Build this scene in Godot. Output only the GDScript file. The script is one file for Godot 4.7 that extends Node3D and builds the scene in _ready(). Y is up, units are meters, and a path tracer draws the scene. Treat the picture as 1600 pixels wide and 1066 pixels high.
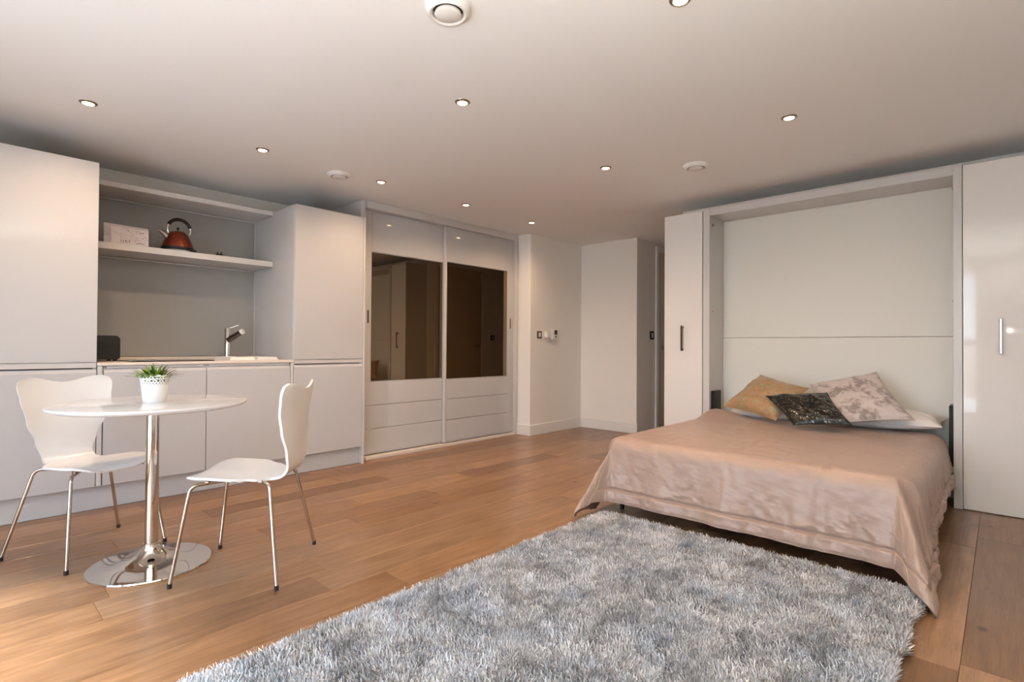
extends Node3D

var M := {}
var taken := {}
var rng := RandomNumberGenerator.new()
const CEIL := 2.362

# ---------------------------------------------------------------- naming
func numbered(called: String) -> String:
	if not taken.has(called):
		taken[called] = 0
		return called
	taken[called] += 1
	return "%s_%03d" % [called, taken[called]]

func tag(o, label := "", category := "", group := "", kind := ""):
	if label: o.set_meta("label", label)
	if category: o.set_meta("category", category)
	if group: o.set_meta("group", group)
	if kind: o.set_meta("kind", kind)
	return o

func thing(called: String, label: String, category: String, at := Vector3.ZERO, group := "") -> Node3D:
	var o := Node3D.new()
	o.name = numbered(called)
	add_child(o)
	o.position = at
	tag(o, label, category, group)
	return o

func structure(called: String) -> Node3D:
	var o := Node3D.new()
	o.name = called
	add_child(o)
	o.set_meta("kind", "structure")
	return o

func part(called: String, mesh: Mesh, m: Material, parent: Node, at := Vector3.ZERO) -> MeshInstance3D:
	var o := MeshInstance3D.new()
	o.mesh = mesh
	o.material_override = m
	o.name = numbered(called) if parent == self else called
	parent.add_child(o, true)
	o.position = at
	o.cast_shadow = GeometryInstance3D.SHADOW_CASTING_SETTING_ON
	return o

# ---------------------------------------------------------------- shapes
func begin() -> SurfaceTool:
	var st := SurfaceTool.new()
	st.begin(Mesh.PRIMITIVE_TRIANGLES)
	return st

# one flat polygon, turned away from the inner point
func face(st: SurfaceTool, pts: Array, inner: Vector3):
	var n: Vector3 = (pts[1] - pts[0]).cross(pts[2] - pts[0]).normalized()
	var order := pts.duplicate()
	if n.dot(pts[0] - inner) > 0.0:
		order.reverse()
	else:
		n = -n
	for i in range(1, order.size() - 1):
		for p in [order[0], order[i], order[i + 1]]:
			st.set_normal(n)
			var a := n.abs()
			st.set_uv(Vector2(p.x, p.z) if a.y > 0.7 else (Vector2(p.z, -p.y) if a.x > a.z else Vector2(p.x, -p.y)))
			st.add_vertex(p)

func add_box(st: SurfaceTool, lo: Vector3, hi: Vector3, b := 0.002):
	var c := (lo + hi) / 2.0
	var h := (hi - lo) / 2.0
	b = minf(b, minf(h.x, minf(h.y, h.z)) * 0.9)
	var f := func(x, y, z, k):
		var e := Vector3(h.x - b, h.y - b, h.z - b)
		e[k] = h[k]
		return c + e * Vector3(x, y, z)
	for k in 3:
		var u := (k + 1) % 3
		var v := (k + 2) % 3
		for s in [-1, 1]:
			var quad := []
			for q in [[-1, -1], [1, -1], [1, 1], [-1, 1]]:
				var g := Vector3.ZERO
				g[k] = s
				g[u] = q[0]
				g[v] = q[1]
				quad.append(f.call(g.x, g.y, g.z, k))
			face(st, quad, c)
		for s in [-1, 1]:
			for t in [-1, 1]:
				var quad := []
				for q in [[-1, u], [1, u], [1, v], [-1, v]]:
					var g := Vector3.ZERO
					g[k] = q[0]
					g[u] = s
					g[v] = t
					quad.append(f.call(g.x, g.y, g.z, q[1]))
				face(st, quad, c)
	for x in [-1, 1]:
		for y in [-1, 1]:
			for z in [-1, 1]:
				face(st, [f.call(x, y, z, 0), f.call(x, y, z, 1), f.call(x, y, z, 2)], c)

func box(lo: Vector3, hi: Vector3, b := 0.002) -> Mesh:
	var st := begin()
	add_box(st, lo, hi, b)
	return st.commit()

func boxes(list: Array, b := 0.002) -> Mesh:
	var st := begin()
	for a in list: add_box(st, a[0], a[1], b)
	return st.commit()

# a grid of points f(i / nu, j / nv); outward is decided by `flip`
func add_grid(st: SurfaceTool, nu: int, nv: int, f: Callable, flip := false, base := 0) -> int:
	for j in nv + 1:
		for i in nu + 1:
			st.set_uv(Vector2(float(i) / nu, float(j) / nv))
			st.add_vertex(f.call(float(i) / nu, float(j) / nv))
	for j in nv:
		for i in nu:
			var a := base + j * (nu + 1) + i
			var q := [a, a + 1, a + nu + 2, a + nu + 1]
			if flip: q.reverse()
			for k in [q[0], q[1], q[2], q[0], q[2], q[3]]: st.add_index(k)
	return base + (nu + 1) * (nv + 1)

func grid(nu: int, nv: int, f: Callable, flip := false) -> Mesh:
	var st := begin()
	add_grid(st, nu, nv, f, flip)
	st.generate_normals()
	return st.commit()

func add_lathe(st: SurfaceTool, profile: Array, segs := 48, at := Vector3.ZERO, basis := Basis.IDENTITY):
	# profile runs so that the outside lies to the right when walking from first to last point upward
	var n := profile.size()
	var seg_n := []
	for i in n - 1:
		var d: Vector2 = profile[i + 1] - profile[i]
		seg_n.append(Vector2(d.y, -d.x).normalized())
	for i in n - 1:
		var na: Vector2 = seg_n[i]
		var nb: Vector2 = seg_n[i]
		if i > 0 and seg_n[i - 1].dot(seg_n[i]) > 0.75: na = (seg_n[i - 1] + seg_n[i]).normalized()
		if i < n - 2 and seg_n[i + 1].dot(seg_n[i]) > 0.75: nb = (seg_n[i + 1] + seg_n[i]).normalized()
		for k in segs:
			var quad := []
			for c in [[0, k], [1, k], [1, k + 1], [0, k + 1]]:
				var p: Vector2 = profile[i + c[0]]
				var m: Vector2 = na if c[0] == 0 else nb
				var t = TAU * c[1] / segs
				quad.append([at + basis * Vector3(p.x * cos(t), p.y, p.x * sin(t)), basis * Vector3(m.x * cos(t), m.y, m.x * sin(t)), Vector2(float(c[1]) / segs, float(i + c[0]) / (n - 1))])
			for q in [0, 2, 1, 0, 3, 2]:
				st.set_normal(quad[q][1])
				st.set_uv(quad[q][2])
				st.add_vertex(quad[q][0])

func lathe(profile: Array, segs := 48) -> Mesh:
	var st := begin()
	add_lathe(st, profile, segs)
	return st.commit()

func add_tube(st: SurfaceTool, pts: Array, r: float, segs := 10, r_end := -1.0):
	var n := pts.size()
	if r_end < 0: r_end = r
	var up := Vector3.UP
	var rings := []
	for i in n:
		var d: Vector3 = (pts[mini(i + 1, n - 1)] - pts[maxi(i - 1, 0)]).normalized()
		if i == 0 and absf(d.dot(up)) > 0.9: up = Vector3.RIGHT
		up = (up - d * up.dot(d)).normalized()
		var side := d.cross(up)
		var rr := lerpf(r, r_end, float(i) / (n - 1))
		var ring := []
		for k in segs:
			var t := TAU * k / segs
			var o := up * cos(t) + side * sin(t)
			ring.append([pts[i] + o * rr, o])
		rings.append(ring)
	for i in n - 1:
		for k in segs:
			var a = rings[i][k]
			var b = rings[i][(k + 1) % segs]
			var c = rings[i + 1][(k + 1) % segs]
			var d = rings[i + 1][k]
			for v in [a, c, b, a, d, c]:
				st.set_normal(v[1])
				st.set_uv(Vector2.ZERO)
				st.add_vertex(v[0])
	for e in [0, n - 1]:
		var pp := []
		for k in segs: pp.append(rings[e][k][0])
		face(st, pp, pts[1] if e == 0 else pts[n - 2])

func tube(pts: Array, r: float, segs := 10, r_end := -1.0) -> Mesh:
	var st := begin()
	add_tube(st, pts, r, segs, r_end)
	return st.commit()

# a path with its corners rounded
func rounded(pts: Array, r: float, steps := 6) -> Array:
	var out := [pts[0]]
	for i in range(1, pts.size() - 1):
		var a: Vector3 = pts[i] + (pts[i - 1] - pts[i]).normalized() * r
		var b: Vector3 = pts[i] + (pts[i + 1] - pts[i]).normalized() * r
		for k in steps + 1:
			var t := float(k) / steps
			out.append(a.lerp(pts[i], t).lerp((pts[i] as Vector3).lerp(b, t), t))
	out.append(pts[-1])
	return out

# ---------------------------------------------------------------- materials
func mat(called: String, c: Color, rough := 0.5, metal := 0.0) -> StandardMaterial3D:
	var m := StandardMaterial3D.new()
	m.resource_name = called
	m.albedo_color = c
	m.roughness = rough
	m.metallic = metal
	M[called] = m
	return m

func noise(seed_: int, freq: float, octaves := 3) -> FastNoiseLite:
	var n := FastNoiseLite.new()
	n.seed = seed_
	n.noise_type = FastNoiseLite.TYPE_SIMPLEX_SMOOTH
	n.frequency = freq
	n.fractal_octaves = octaves
	return n

func picture(w: int, h: int, f: Callable) -> ImageTexture:
	var im := Image.create(w, h, false, Image.FORMAT_RGB8)
	for y in h:
		for x in w:
			im.set_pixel(x, y, f.call(x, y))
	im.generate_mipmaps()
	return ImageTexture.create_from_image(im)

func relief(seed_: int, freq: float, strength: float) -> NoiseTexture2D:
	var t := NoiseTexture2D.new()
	t.width = 256
	t.height = 256
	t.seamless = true
	t.as_normal_map = true
	t.bump_strength = strength
	t.noise = noise(seed_, freq, 4)
	return t

func oak(seed_: int, knots: Array) -> ImageTexture:
	var wide := noise(seed_, 0.0035, 2)
	var fine := noise(seed_ + 7, 0.03, 3)
	var pore := noise(seed_ + 13, 0.11, 2)
	var cloud := noise(seed_ + 21, 0.006, 2)
	return picture(1024, 128, func(x, y):
		var v = y / 128.0
		var bend := wide.get_noise_2d(x * 0.55, y * 1.6) * 0.5
		var near := 0.0
		for k in knots:
			var d := Vector2((x - k.x) / 1.0, (y - k.y) * 1.0).length()
			bend += 0.22 * exp(-d * d / 1600.0) * (1.0 if y > k.y else -1.0)
			near = maxf(near, exp(-d * d / (k.z * k.z)))
		var ring := 0.5 + 0.5 * sin((v + bend) * 17.0 + fine.get_noise_2d(x * 0.12, y * 1.0) * 1.6)
		ring = pow(ring, 2.2)
		var streak := fine.get_noise_2d(x * 0.1, y * 2.2)
		var pores := maxf(0.0, pore.get_noise_2d(x * 0.14, y * 3.0) - 0.12)
		var tone := 1.0 - 0.065 * ring + 0.085 * streak - 0.22 * pores + 0.06 * cloud.get_noise_2d(x, y * 2.0)
		tone *= 1.0 - 0.6 * near
		return Color(0.93 * tone, 0.90 * pow(tone, 1.15), 0.87 * pow(tone, 1.35)))

func make_materials():
	mat("plaster", Color(0.94, 0.925, 0.90), 0.75)
	mat("ceiling_paint", Color(0.93, 0.925, 0.915), 0.8)
	mat("skirting", Color(0.91, 0.90, 0.88), 0.4)
	mat("gloss_white", Color(0.76, 0.755, 0.755), 0.05)
	mat("gloss_bed_unit", Color(0.90, 0.885, 0.865), 0.05)
	mat("satin_white", Color(0.80, 0.79, 0.78), 0.28)
	mat("panel_white", Color(0.87, 0.86, 0.82), 0.5)
	mat("channel_white", Color(0.80, 0.78, 0.765), 0.35)
	mat("gap_dark", Color(0.12, 0.09, 0.08), 0.8)
	mat("worktop", Color(0.86, 0.83, 0.795), 0.3)
	mat("splash_grey", Color(0.61, 0.605, 0.595), 0.2)
	mat("bronze_mirror", Color(0.50, 0.44, 0.37), 0.015, 1.0)
	mat("chrome", Color(0.86, 0.85, 0.83), 0.05, 1.0)
	mat("tap_steel", Color(0.42, 0.40, 0.38), 0.18, 1.0)
	mat("chair_chrome", Color(0.78, 0.75, 0.71), 0.13, 1.0)
	mat("brushed_steel", Color(0.62, 0.60, 0.58), 0.3, 1.0)
	mat("handle_silver", Color(0.75, 0.75, 0.77), 0.28, 0.9)
	mat("handle_bronze", Color(0.36, 0.31, 0.27), 0.35, 0.7)
	mat("black_plastic", Color(0.02, 0.018, 0.018), 0.5)
	mat("black_metal", Color(0.04, 0.037, 0.035), 0.45, 0.3)
	mat("hob_glass", Color(0.03, 0.027, 0.026), 0.06)
	mat("white_plastic", Color(0.90, 0.89, 0.87), 0.35)
	mat("table_white", Color(0.84, 0.84, 0.84), 0.07)
	mat("chair_white", Color(0.88, 0.875, 0.865), 0.2)
	mat("rubber", Color(0.10, 0.08, 0.07), 0.7)
	mat("bed_linen", Color(0.90, 0.88, 0.86), 0.85)
	mat("mattress_cloth", Color(0.82, 0.79, 0.75), 0.85)
	mat("pot_white", Color(0.92, 0.92, 0.91), 0.3)
	mat("soil", Color(0.16, 0.2, 0.08), 0.95)
	mat("door_paint", Color(0.80, 0.74, 0.66), 0.4)
	mat("curtain", Color(0.92, 0.91, 0.89), 0.85).backlight = Color(0.5, 0.5, 0.5)
	mat("terrace", Color(0.86, 0.85, 0.83), 0.9)
	mat("floor_screed", Color(0.30, 0.22, 0.16), 0.9)
	mat("rug_backing", Color(0.42, 0.42, 0.45), 0.95)
	var k := mat("kettle_copper", Color(0.52, 0.215, 0.10), 0.30, 0.75)
	k.clearcoat_enabled = true
	k.clearcoat = 0.4
	var l := mat("leaf_green", Color(0.47, 0.60, 0.14), 0.45)
	l.backlight = Color(0.25, 0.3, 0.05)
	mat("leaf_dark", Color(0.24, 0.36, 0.09), 0.5).backlight = Color(0.1, 0.14, 0.03)
	mat("leaf_brown", Color(0.33, 0.25, 0.14), 0.55)
	var lens := mat("lamp_lens", Color(1, 0.95, 0.85), 0.4)
	lens.emission_enabled = true
	lens.emission = Color(1.0, 0.86, 0.64)
	lens.emission_energy_multiplier = 18.0
	var fd := mat("flash_dome", Color(1, 1, 1), 0.4)
	fd.emission_enabled = true
	fd.emission = Color(1.0, 0.985, 0.94)
	fd.emission_energy_multiplier = 30.0
	var g := mat("glass", Color(1, 1, 1, 0.06), 0.0)
	g.transparency = BaseMaterial3D.TRANSPARENCY_ALPHA
	# satin bedspread
	var sp := mat("satin_spread", Color(0.64, 0.545, 0.49), 0.40)
	sp.rim_enabled = true
	sp.rim = 0.25
	sp.normal_enabled = true
	sp.normal_texture = relief(31, 0.03, 1.2)
	sp.normal_scale = 0.35
	sp.uv1_scale = Vector3(6, 6, 1)
	# cushions
	var gn := noise(41, 0.018, 2)
	var gl := noise(43, 0.05, 2)
	var gold := mat("gold_brocade", Color(1, 1, 1), 0.38)
	gold.albedo_texture = picture(256, 256, func(x, y):
		var t := smoothstep(0.12, 0.3, gn.get_noise_2d(x, y)) * 0.8
		var e := smoothstep(0.25, 0.45, gl.get_noise_2d(x, y)) * 0.35
		return Color(0.64, 0.51, 0.37).lerp(Color(0.60, 0.57, 0.45), t).lerp(Color(0.48, 0.33, 0.20), e))
	gold.rim_enabled = true
	gold.rim = 0.3
	var mn := noise(51, 0.014, 4)
	var mb := noise(52, 0.045, 3)
	var marble := mat("marbled_velvet", Color(1, 1, 1), 0.6)
	marble.albedo_texture = picture(256, 256, func(x, y):
		var t := smoothstep(-0.25, 0.55, mn.get_noise_2d(x, y) + 0.5 * mb.get_noise_2d(x, y))
		return Color(0.78, 0.735, 0.715).lerp(Color(0.56, 0.51, 0.485), t))
	marble.rim_enabled = true
	marble.rim = 0.4
	var sn := noise(61, 0.02, 2)
	var srng := RandomNumberGenerator.new()
	srng.seed = 5
	var cell := {}
	for j in 40:
		for i in 40: cell[Vector2i(i, j)] = srng.randf()
	var sequin := mat("sequin_cloth", Color(1, 1, 1), 0.3, 0.55)
	sequin.albedo_texture = picture(320, 320, func(x, y):
		var j: int = y / 8
		var xx: int = (x + (4 if j % 2 else 0)) % 320
		var i: int = xx / 8
		var c: float = cell[Vector2i(i, j)]
		var d := Vector2(xx % 8 - 3.5, y % 8 - 3.5).length()
		var base := Color(0.10, 0.095, 0.09).lerp(Color(0.20, 0.22, 0.21), 0.5 + 0.5 * sn.get_noise_2d(x, y))
		var shine := pow(c, 4.0) * (0.9 if sn.get_noise_2d(x + 90.0, y) > 0.0 else 0.35)
		return base.lerp(Color(0.80, 0.78, 0.72), shine) if d < 3.6 else Color(0.05, 0.05, 0.05))
	# oak boards: four grains in five tones
	var grains := [oak(101, []), oak(202, []), oak(303, [Vector3(310, 40, 9)]), oak(404, [Vector3(560, 66, 14), Vector3(640, 50, 7), Vector3(470, 84, 8), Vector3(820, 30, 8)])]
	for gi in 4:
		for ti in 5:
			var tone: Color = [Color(0.61, 0.475, 0.35), Color(0.57, 0.435, 0.31), Color(0.65, 0.515, 0.39), Color(0.52, 0.395, 0.28), Color(0.595, 0.475, 0.365)][ti]
			var w := mat("oak_%d_%d" % [gi, ti], tone, 0.29)
			w.albedo_texture = grains[gi]
	# print on the packet
	var pr := RandomNumberGenerator.new()
	pr.seed = 77
	var im := Image.create(256, 160, false, Image.FORMAT_RGB8)
	im.fill(Color(0.84, 0.81, 0.81))
	for r in 22:
		var yy := 14 + r * 6
		var x0 := 60
		while x0 < 235:
			var w2 := pr.randi_range(2, 12)
			if pr.randf() < 0.62: im.fill_rect(Rect2i(x0, yy + pr.randi_range(-1, 1), w2, pr.randi_range(1, 3)), Color(0.45, 0.43, 0.44).lerp(Color(0.7, 0.68, 0.68), pr.randf()))
			x0 += w2 + pr.randi_range(2, 7)
	for q in [Rect2i(214, 22, 9, 8), Rect2i(196, 30, 12, 4), Rect2i(176, 128, 5, 9), Rect2i(190, 126, 6, 8), Rect2i(200, 128, 12, 6), Rect2i(216, 132, 5, 9)]: im.fill_rect(q, Color(0.14, 0.13, 0.14))
	for q in 5: im.fill_rect(Rect2i(66 + q * 14, 110 + q % 2 * 4, 3 + q % 3 * 3, 22), Color(0.5, 0.48, 0.5))
	im.generate_mipmaps()
	mat("packet_print", Color(1, 1, 1), 0.3).albedo_texture = ImageTexture.create_from_image(im)
	mat("packet_film", Color(0.80, 0.76, 0.77), 0.2)

# ---------------------------------------------------------------- the place
func camera_and_light():
	var cam := Camera3D.new()
	cam.name = "camera"
	cam.position = Vector3(0, 1.04, 0)
	cam.rotation_degrees = Vector3(0.5965, -47.099, 0.3476)
	cam.fov = 2.0 * rad_to_deg(atan(533.0 / 826.48))
	cam.near = 0.02
	add_child(cam)
	cam.current = true
	var env := Environment.new()
	env.tonemap_mode = Environment.TONE_MAPPER_LINEAR
	env.tonemap_exposure = 1.10
	env.sdfgi_enabled = true
	env.ssao_enabled = true
	env.ssil_enabled = true
	env.background_mode = Environment.BG_SKY
	var sky := Sky.new()
	var sm := ProceduralSkyMaterial.new()
	sm.sky_top_color = Color(0.76, 0.87, 1.0)
	sm.sky_horizon_color = Color(0.86, 0.93, 1.0)
	sm.ground_horizon_color = Color(0.80, 0.80, 0.80)
	sm.ground_bottom_color = Color(0.62, 0.62, 0.62)
	sky.sky_material = sm
	env.sky = sky
	env.background_energy_multiplier = 9.5
	# hazy low-contrast sun from the window side: a soft patch on the boards at the left
	var sun := DirectionalLight3D.new()
	sun.name = "sun"
	sun.light_color = Color(0.96, 0.98, 1.0)
	sun.light_energy = 6.5
	sun.sky_mode = DirectionalLight3D.SKY_MODE_LIGHT_ONLY
	sun.light_angular_distance = 12.0
	sun.shadow_enabled = true
	add_child(sun)
	sun.look_at_from_position(Vector3.ZERO, Vector3(0.64, -0.76, -0.10))
	var we := WorldEnvironment.new()
	we.name = "world_environment"
	we.environment = env
	add_child(we)

func build_floor():
	var f := structure("floor")
	part("screed", box(Vector3(-1.45, -0.12, -5.1), Vector3(7.35, -0.014, 1.85)), M.floor_screed, f)
	var known := {-1: [0.425, 1.375], -2: [1.665], -3: [1.215], 2: [1.40], 3: [0.908], -6: [2.38], 11: [2.249], 12: [3.9, 1.7], 0: [2.64], -4: [1.9], -5: [0.62, 3.1]}
	var w := 0.1985
	for k in range(-13, 22):
		var z0 := maxf(-2.49 + w * k, -5.09)
		var z1 := minf(-2.49 + w * (k + 1), 1.84)
		if z1 - z0 < 0.02: continue
		var far := k > 13 or k < -9
		var j: Array = known.get(k, [rng.randf_range(0.2, 2.2)]).duplicate()
		while j[0] > -1.2:
			j.push_front(j[0] - (rng.randf_range(1.9, 2.3) if far else rng.randf_range(0.9, 1.9)))
		j.sort()
		while j[-1] < 7.2: j.append(j[-1] + (rng.randf_range(1.9, 2.3) if far else rng.randf_range(0.9, 1.9)))
		for i in j.size() - 1:
			var x0 := maxf(j[i], -1.3)
			var x1 := minf(j[i + 1], 7.2)
			if x1 - x0 < 0.02: continue
			var st := begin()
			var g := 0.0006
			var ch := 0.0016
			var a := [Vector3(x0 + g, -0.014, z0 + g), Vector3(x1 - g, -0.014, z0 + g), Vector3(x1 - g, -0.014, z1 - g), Vector3(x0 + g, -0.014, z1 - g)]
			var b := []
			var t := []
			var mid := Vector3((x0 + x1) / 2, -0.008, (z0 + z1) / 2)
			for q in a:
				b.append(Vector3(q.x, -ch * 0.7, q.z))
				t.append(Vector3(q.x + signf(mid.x - q.x) * ch, 0, q.z + signf(mid.z - q.z) * ch))
			var sft := Vector2(rng.randf(), 0.0)
			var mirror := rng.randf() < 0.5
			var list := [t]
			for q in 4: list.append_array([[t[q], t[(q + 1) % 4], b[(q + 1) % 4], b[q]], [b[q], b[(q + 1) % 4], a[(q + 1) % 4], a[q]]])
			for poly in list:
				var n: Vector3 = (poly[1] - poly[0]).cross(poly[2] - poly[0]).normalized()
				var o: Array = poly.duplicate()
				if n.dot(poly[0] - mid) > 0: o.reverse()
				else: n = -n
				for q in [0, 1, 2, 0, 2, 3]:
					var p: Vector3 = o[q]
					var v := (p.z - z0) / w
					st.set_normal(n)
					st.set_uv(Vector2((p.x - x0) / 2.2 + sft.x, 1.0 - v if mirror else v))
					st.add_vertex(p)
			var gi := 3 if k == 12 else rng.randi_range(0, 2)
			part("plank", st.commit(), M["oak_%d_%d" % [gi, rng.randi_range(0, 4)]], f)

func wall(called: String, lo: Vector3, hi: Vector3) -> MeshInstance3D:
	var o := part(called, box(lo, hi, 0.001), M.plaster, self)
	o.set_meta("kind", "structure")
	return o

func build_shell():
	var c := part("ceiling", box(Vector3(-1.45, CEIL, -5.1), Vector3(7.35, CEIL + 0.15, 1.85)), M.ceiling_paint, self)
	c.set_meta("kind", "structure")
	wall("wall_back", Vector3(-1.45, 0, -5.1), Vector3(4.66, CEIL, -4.95))
	wall("wall_corner", Vector3(4.66, 0, -5.1), Vector3(5.674, CEIL, -4.04))
	wall("wall_far", Vector3(5.674, 0, -5.1), Vector3(7.2, CEIL, -3.227))
	wall("wall_end", Vector3(7.2, 0, -5.1), Vector3(7.35, CEIL, 1.85))
	wall("wall_right", Vector3(4.9, 0, -2.29), Vector3(7.2, CEIL, 1.85))
	wall("wall_front", Vector3(-1.45, 0, 1.7), Vector3(4.9, CEIL, 1.85))
	# window wall: pier, head and upstand round one long opening
	var wl := structure("wall_left")
	part("wall_pier", box(Vector3(-1.45, 0, -4.95), Vector3(-1.3, CEIL, -2.95), 0.001), M.plaster, wl)
	part("wall_pier", box(Vector3(-1.45, 0, -0.25), Vector3(-1.3, CEIL, 1.7), 0.001), M.plaster, wl)
	part("wall_head", box(Vector3(-1.45, 2.22, -2.95), Vector3(-1.3, CEIL, -0.25), 0.001), M.plaster, wl)
	part("wall_upstand", box(Vector3(-1.45, 0, -2.95), Vector3(-1.3, 0.06, -0.25), 0.001), M.plaster, wl)
	var w := structure("window_1")
	part("window_frame", boxes([[Vector3(-1.42, 0.06, -2.95), Vector3(-1.34, 0.11, -0.25)], [Vector3(-1.42, 2.16, -2.95), Vector3(-1.34, 2.22, -0.25)], [Vector3(-1.42, 0.11, -2.95), Vector3(-1.34, 2.16, -2.90)], [Vector3(-1.42, 0.11, -0.30), Vector3(-1.34, 2.16, -0.25)]]), M.satin_white, w)
	for i in 3:
		var z := -2.95 + 0.675 * (i + 1)
		part("mullion", box(Vector3(-1.42, 0.11, z - 0.035), Vector3(-1.34, 2.16, z + 0.035)), M.satin_white, w)
	for i in 4:
		var z0 := -2.915 + 0.675 * i
		part("mid_rail", box(Vector3(-1.41, 1.10, z0), Vector3(-1.35, 1.19, z0 + 0.605)), M.satin_white, w)
		part("pane", box(Vector3(-1.384, 0.11, z0), Vector3(-1.38, 1.10, z0 + 0.605), 0.0), M.glass, w)
		part("pane", box(Vector3(-1.384, 1.19, z0), Vector3(-1.38, 2.16, z0 + 0.605), 0.0), M.glass, w)
	var t := part("terrace_slab", box(Vector3(-6.0, -0.2, -7.0), Vector3(-1.46, -0.02, 3.0)), M.terrace, self)
	t.set_meta("kind", "structure")
	# skirting boards
	var sk := func(called, lo, hi):
		var st := begin()
		add_box(st, lo, hi, 0.004)
		var o := part(called, st.commit(), M.skirting, self)
		o.set_meta("kind", "structure")
	sk.call("baseboard_stub", Vector3(4.646, 0, -4.25), Vector3(4.66, 0.125, -4.026))
	sk.call("baseboard_corner", Vector3(4.66, 0, -4.04), Vector3(5.66, 0.125, -4.026))
	sk.call("baseboard_far", Vector3(5.66, 0, -4.04), Vector3(5.674, 0.125, -3.213))
	sk.call("baseboard_front", Vector3(-1.3, 0, 1.686), Vector3(4.9, 0.125, 1.7))
	# hallway doors
	hall_door("door_1", -3.227, 1.0, 6.13, 7.0, 6.30, 1.0)
	hall_door("door_2", -2.29, -1.0, 5.04, 6.02, 5.88, -1.0)

func hall_door(called: String, z: float, out: float, x0: float, x1: float, hx: float, lever: float):
	var d := structure(called)
	var f := func(xa, ya, za, xb, yb, zb): return [Vector3(xa, ya, minf(z + out * za, z + out * zb)), Vector3(xb, yb, maxf(z + out * za, z + out * zb))]
	part("architrave", boxes([f.call(x0, 0.0, 0.0, x0 + 0.06, 2.32, 0.022), f.call(x1 - 0.06, 0.0, 0.0, x1, 2.32, 0.022), f.call(x0 + 0.06, 2.26, 0.0, x1 - 0.06, 2.32, 0.022)], 0.004), M.skirting, d)
	var b: Array = f.call(x0 + 0.062, 0.004, 0.001, x1 - 0.062, 2.258, 0.010)
	var leaf := part("door_leaf", box(b[0], b[1]), M.door_paint, d)
	for p in [[0.14, 1.02], [1.16, 2.14]]:
		b = f.call(x0 + 0.17, p[0], 0.010, x1 - 0.17, p[1], 0.015)
		part("raised_panel", box(b[0], b[1], 0.004), M.door_paint, leaf)
	var st := begin()
	add_lathe(st, [Vector2(0, 0), Vector2(0.026, 0), Vector2(0.026, 0.008), Vector2(0, 0.008)], 20, Vector3(hx, 1.04, z + out * 0.010), Basis(Vector3.RIGHT, PI / 2 * out))
	add_tube(st, rounded([Vector3(hx, 1.04, z + out * 0.015), Vector3(hx, 1.04, z + out * 0.06), Vector3(hx - 0.12 * signf(hx - (x0 + x1) / 2.0), 1.04, z + out * 0.06)], 0.015), 0.009, 10)
	part("lever_handle", st.commit(), M.brushed_steel, leaf)

# ---------------------------------------------------------------- kitchen
const KZ := -4.137

func cabinet_door(parent: Node, x0: float, x1: float, y0: float, y1: float, lip := false) -> MeshInstance3D:
	var st := begin()
	if lip:   # top edge cut back to a finger grip
		add_box(st, Vector3(x0, y0, KZ - 0.02), Vector3(x1, y1 - 0.022, KZ), 0.002)
		var a := [Vector3(x0, y1 - 0.022, KZ), Vector3(x1, y1 - 0.022, KZ), Vector3(x1, y1, KZ - 0.014), Vector3(x0, y1, KZ - 0.014)]
		var b := [Vector3(x0, y1 - 0.022, KZ - 0.02), Vector3(x1, y1 - 0.022, KZ - 0.02), Vector3(x1, y1, KZ - 0.02), Vector3(x0, y1, KZ - 0.02)]
		var mid := Vector3((x0 + x1) / 2, y1 - 0.012, KZ - 0.015)
		face(st, a, mid)
		face(st, b, mid)
		for q in 4: face(st, [a[q], a[(q + 1) % 4], b[(q + 1) % 4], b[q]], mid)
	else:
		add_box(st, Vector3(x0, y0, KZ - 0.02), Vector3(x1, y1, KZ), 0.002)
	return part("door", st.commit(), M.gloss_white, parent)

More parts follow.
